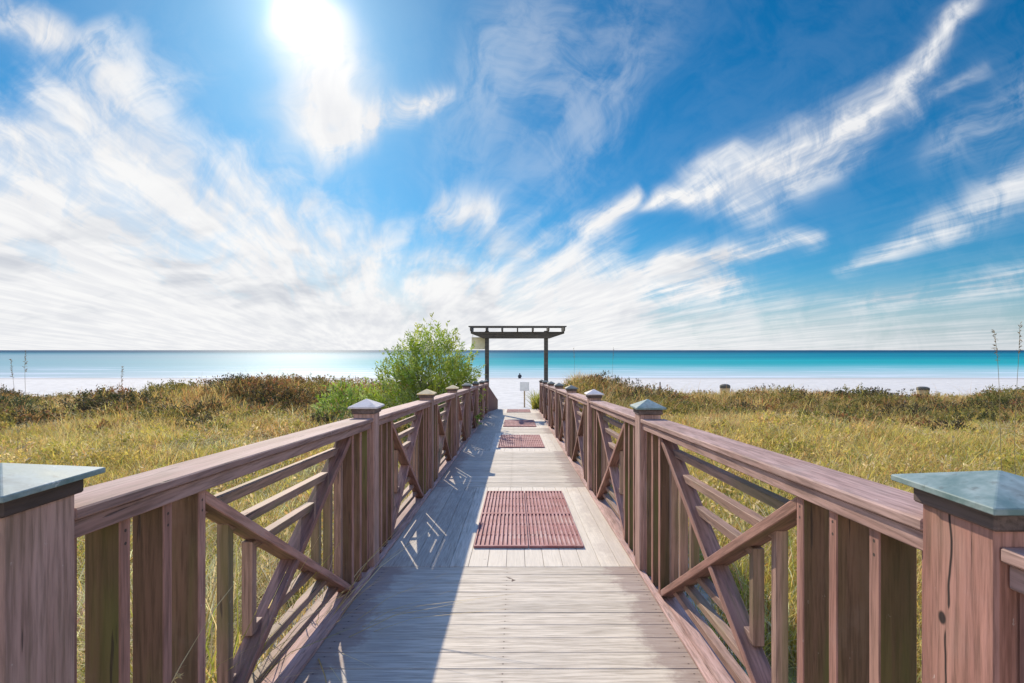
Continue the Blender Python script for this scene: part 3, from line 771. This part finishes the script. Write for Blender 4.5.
# ------------------------------------------------------------------ railings
def railing(name, xf, s, ys, label, cracked, caps):
    """xf front face of the pickets, s outward direction (+1 right, -1 left), ys post centres"""
    root = empty(name, (xf, 0, 0), label, 'railing')
    def X(a, b): return (min(s * a, s * b), max(s * a, s * b))
    cache = {}
    def part(nm, key, maker, mat, loc, bevel=0.0, parent=root):
        k = (nm, key, mat)
        if k not in cache: cache[k] = maker().mesh(nm, M[mat], bevel)
        return link(nm, cache[k], parent, loc)
    psz = [0.166 if k == 1 else 0.142 for k in range(len(ys))]
    def post_mb():
        mb = MB(); a, b = X(-0.033, -0.033 + PS); mb.box(a, b, -PS / 2, PS / 2, -0.75, 1.078); return mb
    def cap_mb(e, h):
        def f():
            mb = MB(); cx = s * (-0.033 + PS / 2); bm = mb.bm
            lo = [bm.verts.new((cx + i * e, j * e, 0)) for i, j in ((-1, -1), (1, -1), (1, 1), (-1, 1))]
            hi = [bm.verts.new((cx + i * e, j * e, 0.012)) for i, j in ((-1, -1), (1, -1), (1, 1), (-1, 1))]
            top = bm.verts.new((cx, 0, 0.012 + h))
            bm.faces.new(lo[::-1])
            for i in range(4):
                bm.faces.new((lo[i], lo[(i + 1) % 4], hi[(i + 1) % 4], hi[i])); bm.faces.new((hi[i], hi[(i + 1) % 4], top))
            return mb
        return f
    def collar_mb():
        mb = MB(); a, b = X(-0.043, -0.043 + PS + 0.02); mb.box(a, b, -PS / 2 - 0.01, PS / 2 + 0.01, 1.062, 1.0975); return mb
    for k, y in enumerate(ys):
        z = deck_z(y); PS = psz[k]
        m = 'post_cracked' if (k == 1 and cracked) else 'post'
        p = part('post', PS, post_mb, m, (0, y, z), 0.006)
        if k == 1: p['label'] = 'near post split by long dark cracks' if cracked else 'near broad post with greyish cracked face'
        c = part('post_cap', PS, cap_mb(PS / 2 + (0.036 if k == 1 else 0.029), 0.036 if k == 1 else 0.05), caps[k], (0, 0, 1.0985), 0.0015, p)
        part('cap_collar', PS, collar_mb, 'collar', (0, 0, 0), 0.004, p)
    for k in range(len(ys) - 1):
        y0, y1 = ys[k] + psz[k] / 2, ys[k + 1] - psz[k + 1] / 2
        L = round(y1 - y0, 3); loc = (0, y0, deck_z(y0))
        def hand():
            mb = MB(); a, b = X(-0.030, 0.132); mb.box(a, b, 0.002, L - 0.002, 1.005, 1.031, SLOPE); return mb
        def sub():
            mb = MB(); a, b = X(-0.016, 0.1); mb.box(a, b, 0.004, L - 0.004, 0.960, 1.002, SLOPE); return mb
        def plate():
            mb = MB(); a, b = X(-0.003, 0.128); mb.box(a, b, 0.003, L - 0.003, -0.038, 0.001, SLOPE); return mb
        part('handrail', L, hand, 'rail', loc, 0.004)
        part('under_rail', L, sub, 'rail', loc, 0.003)
        part('bottom_plate', L, plate, 'rail', loc, 0.003)
        def fin():
            mb = MB(); a, b = X(0, 0.09); mb.box(a, b, -0.019, 0.019, 0.003, 0.958, SLOPE); return mb
        offs = [0.024 + 0.163 * i for i in range(4)] + [L - 0.024 - 0.163 * i for i in range(3)]
        for t in offs:
            part('picket', 'f', fin, 'picket', (0, y0 + t, deck_z(y0 + t)), 0.003)
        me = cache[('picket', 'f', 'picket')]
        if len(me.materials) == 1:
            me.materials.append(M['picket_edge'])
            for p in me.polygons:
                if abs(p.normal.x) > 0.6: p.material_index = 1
        t0, t1 = offs[3] + 0.02, offs[6] - 0.02
        h0, h1 = 0.004, 0.957
        for up in (0, 1):
            def brace():
                mb = MB(); a, b = X(0.002 + 0.003 * up, 0.088 - 0.003 * up)
                W = t1 - t0; H = h1 - h0; w = 0.036 / math.cos(math.atan2(H, W)) / 2 * 1.0
                q = [(t0, -w), (t1, -w), (t1, w), (t0, w)]
                pts = []
                for xx in (a, b):
                    for (t, d) in q:
                        fr = (t - t0) / W
                        hh = (h0 + w + (H - 2 * w) * fr if up else h1 - w - (H - 2 * w) * fr) + d
                        pts.append((xx, t, hh - SLOPE * t))
                mb.hexa(pts); return mb
            part('cross_brace', (L, up), brace, 'brace', loc, 0.003)
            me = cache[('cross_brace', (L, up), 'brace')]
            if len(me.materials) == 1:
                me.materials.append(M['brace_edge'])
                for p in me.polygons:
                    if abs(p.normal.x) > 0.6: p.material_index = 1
                ga = me.attributes.new('grain', 'FLOAT_VECTOR', 'POINT')
                dv = Vector((t1 - t0, (h1 - h0) * (1 if up else -1))).normalized()
                for v in me.vertices:
                    q = Vector((v.co.y, v.co.z))
                    ga.data[v.index].vector = (v.co.x, q.x * -dv.y + q.y * dv.x, q.dot(dv))
        tc, hc = (t0 + t1) / 2, (h0 + h1) / 2
        for fr, fh in ((0.95, 0.87), (0.72, 0.64), (0.49, 0.39)):
            def frame():
                mb = MB(); bm = mb.bm; a, b = X(0.044, 0.087)
                A, B = (t1 - t0) / 2 * fr, (h1 - h0) / 2 * fh; th = 0.036
                rings = []
                for xx in (a, b):
                    for (ia, ib) in ((A, B), (A - th, B - th)):
                        rings.append([bm.verts.new((xx, tc + i * ia, hc + j * ib - SLOPE * (tc + i * ia))) for i, j in ((-1, -1), (1, -1), (1, 1), (-1, 1))])
                o0, i0, o1, i1 = rings
                for k2 in range(4):
                    n2 = (k2 + 1) % 4
                    bm.faces.new((o0[k2], o0[n2], i0[n2], i0[k2])); bm.faces.new((o1[k2], o1[n2], i1[n2], i1[k2]))
                    bm.faces.new((o0[k2], o0[n2], o1[n2], o1[k2])); bm.faces.new((i0[k2], i0[n2], i1[n2], i1[k2]))
                return mb
            part('lattice_frame', (L, fr), frame, 'lattice', loc, 0.002)
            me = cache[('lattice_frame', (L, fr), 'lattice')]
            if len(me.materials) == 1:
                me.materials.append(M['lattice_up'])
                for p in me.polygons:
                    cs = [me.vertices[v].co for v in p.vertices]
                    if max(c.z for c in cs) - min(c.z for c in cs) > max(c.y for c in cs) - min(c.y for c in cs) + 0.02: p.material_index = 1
    return root
YL = [-1.40, 1.06] + [3.61 + 2.44 * i for i in range(7)]
YR = [-1.470, 0.977] + [3.54 + 2.44 * i for i in range(7)]
left = railing('railing', XL, -1, YL, 'reddish brown crossed timber railing on the shaded left side of the boardwalk', False,
               ['verdigris', 'verdigris', 'pale_cap', 'tan_cap', 'tan_cap', 'dark_cap', 'dark_cap', 'dark_cap', 'dark_cap'])
right = railing('railing', XR, 1, YR, 'reddish brown crossed timber railing on the sunlit right side of the boardwalk', True,
                ['verdigris', 'verdigris', 'verdigris', 'pale_cap', 'dark_cap', 'dark_cap', 'dark_cap', 'dark_cap', 'dark_cap'])
# boarded ends that turn down towards the sand
def end_panel(root, xa, ya, xb, yb):
    mb = MB(); n = 9
    for i in range(n):
        f0, f1 = i / n, (i + 0.9) / n
        pa = Vector((xa + (xb - xa) * f0, ya + (yb - ya) * f0, 0)); pb = Vector((xa + (xb - xa) * f1, ya + (yb - ya) * f1, 0))
        d = (pb - pa).normalized(); nrm = Vector((-d.y, d.x, 0)) * 0.018
        z0 = -1.2; za, zb = deck_z(ya) + 1.0 - 0.75 * f0, deck_z(ya) + 1.0 - 0.75 * f1
        c = []
        for zA, zB in ((z0, z0), (za, zb)):
            c += [(*(pa - nrm).xy, zA), (*(pb - nrm).xy, zB), (*(pb + nrm).xy, zB), (*(pa + nrm).xy, zA)]
        mb.hexa([(x - root.location.x, y, z) for x, y, z in c])
    mb.build('end_panel', M['end_board'], root, bevel=0.003)
end_panel(left, XL - 0.03, YL[-1] + 0.1, -0.72, 20.35)
end_panel(right, XR + 0.03, YR[-1] + 0.1, 0.92, 20.2)

# ------------------------------------------------------------------ pergola at the beach end
def pergola():
    Y = 18.45; z = deck_z(Y)
    root = empty('pergola', (0.0, Y, z), 'dark timber pergola standing over the beach end of the boardwalk', 'pergola')
    xa, xb = px(487, Y), px(546, Y)
    top = EYE + 11.5 / F * Y - z                # underside of the beams
    for x in (xa, xb):
        mb = MB(); mb.box(x - 0.07, x + 0.07, -0.07, 0.07, -0.45, top + 0.27); mb.build('post', M['pergola'], root, bevel=0.006)
    x0, x1 = px(471, Y), px(564, Y)
    for dy in (-0.095, 0.095):
        mb = MB(); bm = mb.bm
        prof = [(xa - 0.12, 0), (xb + 0.12, 0), (x1, 0.17), (x1, 0.235), (x0, 0.235), (x0, 0.17)]
        f0 = [bm.verts.new((x, dy - 0.022, top + h)) for x, h in prof]; f1 = [bm.verts.new((x, dy + 0.022, top + h)) for x, h in prof]
        bm.faces.new(f0); bm.faces.new(f1[::-1])
        for i in range(6): bm.faces.new((f0[i], f0[(i + 1) % 6], f1[(i + 1) % 6], f1[i]))
        mb.build('beam', M['pergola'], root, bevel=0.003)
    n = 7
    for i in range(n):
        x = x0 + 0.03 + (x1 - x0 - 0.06) * i / (n - 1)
        mb = MB(); bm = mb.bm
        prof = [(-0.55, 0.07), (-0.42, 0.0), (0.42, 0.0), (0.55, 0.07), (0.55, 0.15), (-0.55, 0.15)]
        f0 = [bm.verts.new((x - 0.022, y, top + 0.237 + h)) for y, h in prof]; f1 = [bm.verts.new((x + 0.022, y, top + 0.237 + h)) for y, h in prof]
        bm.faces.new(f0); bm.faces.new(f1[::-1])
        for k in range(6): bm.faces.new((f0[k], f0[(k + 1) % 6], f1[(k + 1) % 6], f1[k]))
        mb.build('rafter', M['pergola'], root, bevel=0.003)
    for dy in (-0.45, -0.22, 0.0, 0.22, 0.45):
        mb = MB(); mb.box(x0 - 0.05, x1 + 0.05, dy - 0.02, dy + 0.02, top + 0.389, top + 0.427); mb.build('purlin', M['pergola'], root, bevel=0.003)
    sg = empty('hanging_sign', (px(478, Y), Y + 0.2, z + top), 'pale cream board hanging under the left end of the pergola', 'sign')
    mb = MB(); mb.box(-0.24, 0.24, -0.012, 0.012, -0.38, 0.05); mb.build('board', M['sign_cream'], sg, bevel=0.003)
    for x in (-0.2, 0.2):
        mb = MB(); mb.tube([(x, 0, 0.045), (x, 0, 0.20)], [0.005, 0.005], 6); mb.build('hanger', M['nail'], sg)
pergola()

# ------------------------------------------------------------------ things on the sand
def beach_sign():
    Y = 25.5; x = px(524.5, Y); z = gz(x, Y)
    root = empty('beach_sign', (x, Y, z), 'small pale square sign on a post in the sand past the boardwalk', 'sign')
    mb = MB(); mb.box(-0.035, 0.035, 0.0, 0.06, -0.3, 1.12); mb.build('post', M['tan_wood'], root, bevel=0.004)
    mb = MB(); mb.box(-0.225, 0.225, -0.022, -0.002, EYE - 41 / F * Y - z, EYE - 32 / F * Y - z); mb.build('sign_board', M['sign_white'], root, bevel=0.004)
beach_sign()
def bin_(xp, Y, ytop, wpx, label):
    x = px(xp, Y); z = gz(x, Y); s = F / Y
    h = EYE - (ytop - 350) / s - z; r = wpx / s / 2
    root = empty('trash_bin', (x, Y, z), label, 'bin', 'bins on the beach behind the right dune')
    mb = MB(); mb.lathe([(r * 0.8, -0.02), (r * 0.84, h * 0.1), (r * 0.93, h * 0.55), (r * 0.92, h * 0.57), (r * 0.96, h * 0.78)], 18); mb.build('bin_body', M['bin_body'], root)
    mb = MB(); mb.lathe([(r, h * 0.785), (r * 1.02, h * 0.84), (r * 0.97, h * 0.93), (r * 0.6, h * 0.985), (r * 0.2, h)], 18); mb.build('lid', M['bin_lid'], root)
bin_(923, 27.5, 386.5, 11, 'tan bin with dark lid behind the right dune, the farther right of the two')
bin_(725, 29.0, 384.0, 10, 'tan bin with dark lid behind the right dune, nearer the boardwalk of the two')
def stake():
    Y = 24.0; x = px(660, Y)
    mb = MB(); mb.tube([(0, 0, -0.2), (0.01, 0, 0.5), (0.0, 0, 1.0)], [0.035, 0.032, 0.028], 7)
    tag(mb.build('wooden_stake', M['under'], None, (x, Y, -1.15)), 'thin dark stake standing in the sand gap of the right dune', 'stake')
stake()

def person():
    """somebody sitting at the water's edge, seen from behind"""
    Y = 80.0; x = px(519.8, Y); z = gz(x, Y)
    vs = [(0, 0, .12), (0, -.03, .32), (0, .0, .52), (0, .02, .62), (0, .03, .78),            # pelvis, waist, chest, neck, head
          (.19, 0, .53), (.27, .12, .32), (.2, .32, .36), (-.19, 0, .53), (-.27, .12, .32), (-.2, .32, .36),
          (.12, .05, .12), (.16, .42, .42), (.15, .62, .06), (.15, .78, .05), (-.12, .05, .12), (-.16, .42, .42), (-.15, .62, .06), (-.15, .78, .05), (0, .03, .88)]
    es = [(0, 1), (1, 2), (2, 3), (3, 4), (4, 19), (2, 5), (5, 6), (6, 7), (2, 8), (8, 9), (9, 10), (0, 11), (11, 12), (12, 13), (13, 14), (0, 15), (15, 16), (16, 17), (17, 18)]
    rs = [.16, .14, .17, .06, .11, .07, .05, .04, .07, .05, .04, .1, .08, .055, .05, .1, .08, .055, .05, .08]
    me = bpy.data.meshes.new('person'); me.from_pydata(vs, es, [])
    o = link('person', me, None, (x, Y, z)); o.scale = (1, 1, 1)
    sk = o.modifiers.new('skin', 'SKIN')
    for i, r in enumerate(rs): me.skin_vertices[0].data[i].radius = (r, r)
    me.skin_vertices[0].data[0].use_root = True
    ss = o.modifiers.new('sub', 'SUBSURF'); ss.levels = 1; ss.render_levels = 1
    me.materials.append(M['dark_cloth'])
    tag(o, 'tiny dark figure sitting at the water line beyond the boardwalk', 'person')
person()

# ------------------------------------------------------------------ sky
def make_world():
    w = bpy.data.worlds.new('World'); scene.world = w; w.use_nodes = True
    nt = w.node_tree; nt.nodes.clear()
    out = nt.nodes.new('ShaderNodeOutputWorld'); bg = nt.nodes.new('ShaderNodeBackground')
    nt.links.new(bg.outputs[0], out.inputs[0]); bg.inputs[1].default_value = SKY
    w.cycles.sampling_method = 'MANUAL'; w.cycles.sample_map_resolution = 512
    sky = nt.nodes.new('ShaderNodeTexSky'); sky.sky_type = 'NISHITA'; sky.sun_disc = False
    sky.sun_elevation = math.asin(SUN.z); sky.sun_rotation = math.atan2(SUN.x, SUN.y)
    sky.altitude = 0; sky.air_density = 1.0; sky.dust_density = 0.35; sky.ozone_density = 3.5
    d = coords(nt, 'Generated'); dx, dy, dz = sep(nt, d)
    ay = dy.abs().max(0.06)
    gx, gzz = dx / ay, dz / ay
    pz = dz.max(0.0) + 0.06
    u, v = dx / pz, ay / pz
    def n2(vec, scale, detail=3.0, rough=0.55, dist=0.0):
        n = nt.nodes.new('ShaderNodeTexNoise'); n.noise_dimensions = '2D'; nt.links.new(vec.s, n.inputs['Vector'])
        n.inputs['Scale'].default_value = scale; n.inputs['Detail'].default_value = detail
        n.inputs['Roughness'].default_value = rough; n.inputs['Distortion'].default_value = dist
        return E(nt, n.outputs[0])
    gvec = comb(nt, gx, gzz, 0.0)
    wx = n2(gvec, 4.5, 2, 0.55) - 0.5
    wz = n2(comb(nt, gx + 7.3, gzz + 2.1, 0.0), 4.5, 2, 0.55) - 0.5
    uu = u + v * 0.25 + wx * 0.16
    vv = v + wz * 0.5
    st1 = n2(comb(nt, uu, vv * 0.16, 0.0), 1.7, 5, 0.6)        # cirrus fibres share one wind direction
    st2 = n2(comb(nt, uu + 3.0, vv * 0.14, 0.0), 4.6, 4, 0.6)
    puff = n2(comb(nt, gx + wx * 0.2, gzz + wz * 0.2, 0.0), 12.0, 5, 0.64)
    st = st1 * 0.5 + st2 * 0.2 + puff * 0.3
    stn = (st2 * 0.30 + st1 * 0.30 + puff * 0.40).smooth(0.37, 0.62)
    wgx = gx + wx * 0.09; wgz = gzz + wz * 0.07
    # the big bank on the left: its upper edge as a curve over azimuth
    fc = nt.nodes.new('ShaderNodeFloatCurve'); cu = fc.mapping.curves[0]
    pts = [(-60, 95), (0, 78), (50, 62), (110, 62), (160, 92), (200, 142), (260, 160), (320, 192), (410, 218), (500, 228), (575, 226), (622, 236), (655, 280), (700, 292), (800, 306), (900, 320), (1080, 326)]
    P = [((((x - 516) / F) + 1.2) / 2.4, ((350 - y) / F) / 0.8) for x, y in pts]
    cu.points[0].location = P[0]; cu.points[1].location = P[-1]
    for p in P[1:-1]: cu.points.new(*p)
    for p in cu.points: p.handle_type = 'AUTO_CLAMPED'
    fc.mapping.update()
    t_in = (wgx + 1.2) / 2.4
    nt.links.new(t_in.s, fc.inputs['Value'])
    B = E(nt, fc.outputs[0]) * 0.8
    depth = B - wgz + (st - 0.5) * 0.34
    bank = depth.smooth(-0.05, 0.13) * (stn * 0.42 + 0.60 + depth.smooth(0.1, 0.35) * 0.2 + gzz.smooth(0.02, 0.2, 0.3, 0.0)).min(1.0)
    bank = bank * dx.smooth(0.05, 0.6, 1.0, 0.75)
    dens = bank
    def seg(x0, y0, x1, y1, w0, w1, k=1.0, fib=0.9):
        nonlocal dens
        ax, az = (x0 - 516) / F, (350 - y0) / F; bx, bz = (x1 - 516) / F, (350 - y1) / F
        ex, ez = bx - ax, bz - az; ll = ex * ex + ez * ez
        qx, qz = wgx - ax, wgz - az
        hu = (qx * ex + qz * ez) * (1 / ll)
        h = hu.clamp()
        rx, rz = qx - h * ex, qz - h * ez
        dist = (rx * rx + rz * rz).sqrt()
        wid = (h * ((w1 - w0) / F) + w0 / F)
        q = dist / (wid * 1.3)
        m = (q * q * -1.0)._m('EXPONENT') * (hu.smooth(-0.12, 0.15) * hu.smooth(0.8, 1.14, 1.0, 0.0)) * (stn * (1.25 * fib) + (0.95 - 0.85 * fib)) * k
        dens = dens + m * (1.0 - dens)
    seg(636, 208, 770, 186, 4, 21, 1.2, 0.7); seg(735, 196, 900, 95, 20, 15, 1.15, 0.75); seg(885, 106, 978, -6, 15, 7, 0.95, 0.8)
    seg(760, 186, 880, 152, 17, 6, 0.7); seg(690, 190, 748, 152, 12, 5, 0.6); seg(890, 122, 985, 66, 8, 5, 0.35)
    seg(628, 276, 705, 262, 6, 12, 1.1, 0.75); seg(695, 264, 825, 228, 11, 6, 0.95, 0.8)
    seg(580, 304, 750, 284, 22, 10, 1.0); seg(1060, 170, 835, 270, 17, 5, 0.7, 0.8)
    seg(1060, 80, 930, 160, 30, 12, 0.22, 1.0); seg(1040, 274, 840, 312, 13, 8, 0.6)
    seg(298, 5, 336, 145, 20, 36, 1.25, 0.5); seg(312, 146, 446, 86, 22, 6, 1.3, 0.85)
    seg(-40, -20, 72, 46, 18, 9, 0.95); seg(85, 30, 140, 125, 22, 50, 0.7, 1.0); seg(580, 232, 636, 190, 12, 6, 1.0)
    seg(425, 205, 505, 212, 16, 14, 0.7); seg(470, 40, 620, 130, 80, 100, 0.22, 1.0)
    # thin veil low over the horizon
    veil = gzz.smooth(0.0, 0.16, 0.8, 0.0) * (puff * 0.3 + 0.8)
    sunk = dx * SUN.x + dy * SUN.y + dz * SUN.z
    sunk = sunk.max(0.0)
    near_sun = sunk ** 10.0
    grey = n2(comb(nt, gx * 2.0 + wx * 0.3, gzz * 7.0 + wz * 0.5, 0.0), 1.7, 4, 0.62).smooth(0.45, 0.72) * gzz.smooth(0.02, 0.10, 0.3, 1.0) * gzz.smooth(0.14, 0.32, 1.0, 0.12)
    ccol = mix(nt, grey * 0.55, (CLOUD * 1.0, CLOUD * 1.0, CLOUD * 1.01), (CLOUD * 0.52, CLOUD * 0.57, CLOUD * 0.66))
    ccol = mulc(nt, ccol, mix(nt, st2.smooth(0.3, 0.7), (0.92, 0.93, 0.95), (1.05, 1.05, 1.04)))
    base = mulc(nt, E(nt, sky.outputs[0]), SKYTINT)
    hs = nt.nodes.new('ShaderNodeHueSaturation'); hs.inputs['Saturation'].default_value = SAT; hs.inputs['Value'].default_value = 1.0
    nt.links.new(base.s, hs.inputs['Color']); base = E(nt, hs.outputs[0])
    base = mix(nt, stn * 0.06, base, (CLOUD * 0.70, CLOUD * 0.82, CLOUD * 0.98))
    c = mix(nt, veil, base, (CLOUD * 0.62, CLOUD * 0.67, CLOUD * 0.76))
    c = mix(nt, dens.clamp(), c, ccol)
    # unseen bright cloud bank added behind the camera as fill light
    back_fill = (dy * -1.0 + (puff - 0.5) * 0.3).smooth(0.15, 0.5) * (dz + (st1 - 0.5) * 0.3).smooth(0.3, 0.5, 1.0, 0.0)
    c = mix(nt, back_fill * 0.95, c, (CLOUD * BACK_FILL, CLOUD * BACK_FILL * 0.98, CLOUD * BACK_FILL * 0.95))
    # unseen bluish veil added overhead, above the frame, to fill the shade
    over = (gzz + dy.smooth(-0.05, -0.3, 0.0, 1.0) * dz).smooth(0.74, 1.15) * dz.smooth(0.3, 0.55)
    c = mix(nt, over * (st1 * 0.5 + 0.6), c, (CLOUD * 0.33, CLOUD * 0.66, CLOUD * 1.55))
    glow = (sunk ** 2600.0) * (CLOUD * 1.9) + (sunk ** 420.0) * (CLOUD * 0.42) + (sunk ** 70.0) * (CLOUD * 0.07)
    add = nt.nodes.new('ShaderNodeMix'); add.data_type = 'RGBA'; add.blend_type = 'ADD'; add.inputs[0].default_value = 1.0
    gl = comb(nt, glow, glow * 0.98, glow * 0.94)
    nt.links.new(c.s, add.inputs[6]); nt.links.new(gl.s, add.inputs[7])
    nt.links.new(add.outputs[2], bg.inputs[0])
SKY = 0.093
CLOUD = 6.2
BACK_FILL = 2.2
SAT = 1.2
SKYTINT = (0.60 * 0.58, 0.94 * 0.58, 1.08 * 0.58)
make_world()

sun = bpy.data.lights.new('sun', 'SUN'); sun.energy = 4.0; sun.angle = R(0.6); sun.color = (1.0, 0.90, 0.74)
so = bpy.data.objects.new('sun', sun); COL.objects.link(so); so.location = (-20, 50, 40)
so.rotation_euler = SUN.to_track_quat('Z', 'Y').to_euler()

# ------------------------------------------------------------------ camera
cam = bpy.data.cameras.new('camera'); co = bpy.data.objects.new('camera', cam); COL.objects.link(co)
cam.sensor_width = 36; cam.lens = 36 * F / 1024
cam.shift_x = -4 / 1024; cam.shift_y = 8.5 / 1024
cam.clip_start = 0.05; cam.clip_end = 40000
co.location = (0, 0, EYE); co.rotation_euler = (R(90), 0, 0)
scene.camera = co
scene.cycles.max_bounces = 6; scene.cycles.diffuse_bounces = 3; scene.cycles.transmission_bounces = 4

scene.view_settings.view_transform = 'Standard'; scene.view_settings.look = 'None'
scene.view_settings.exposure = 0.65; scene.view_settings.gamma = 1.0
scene.view_settings.use_curve_mapping = False
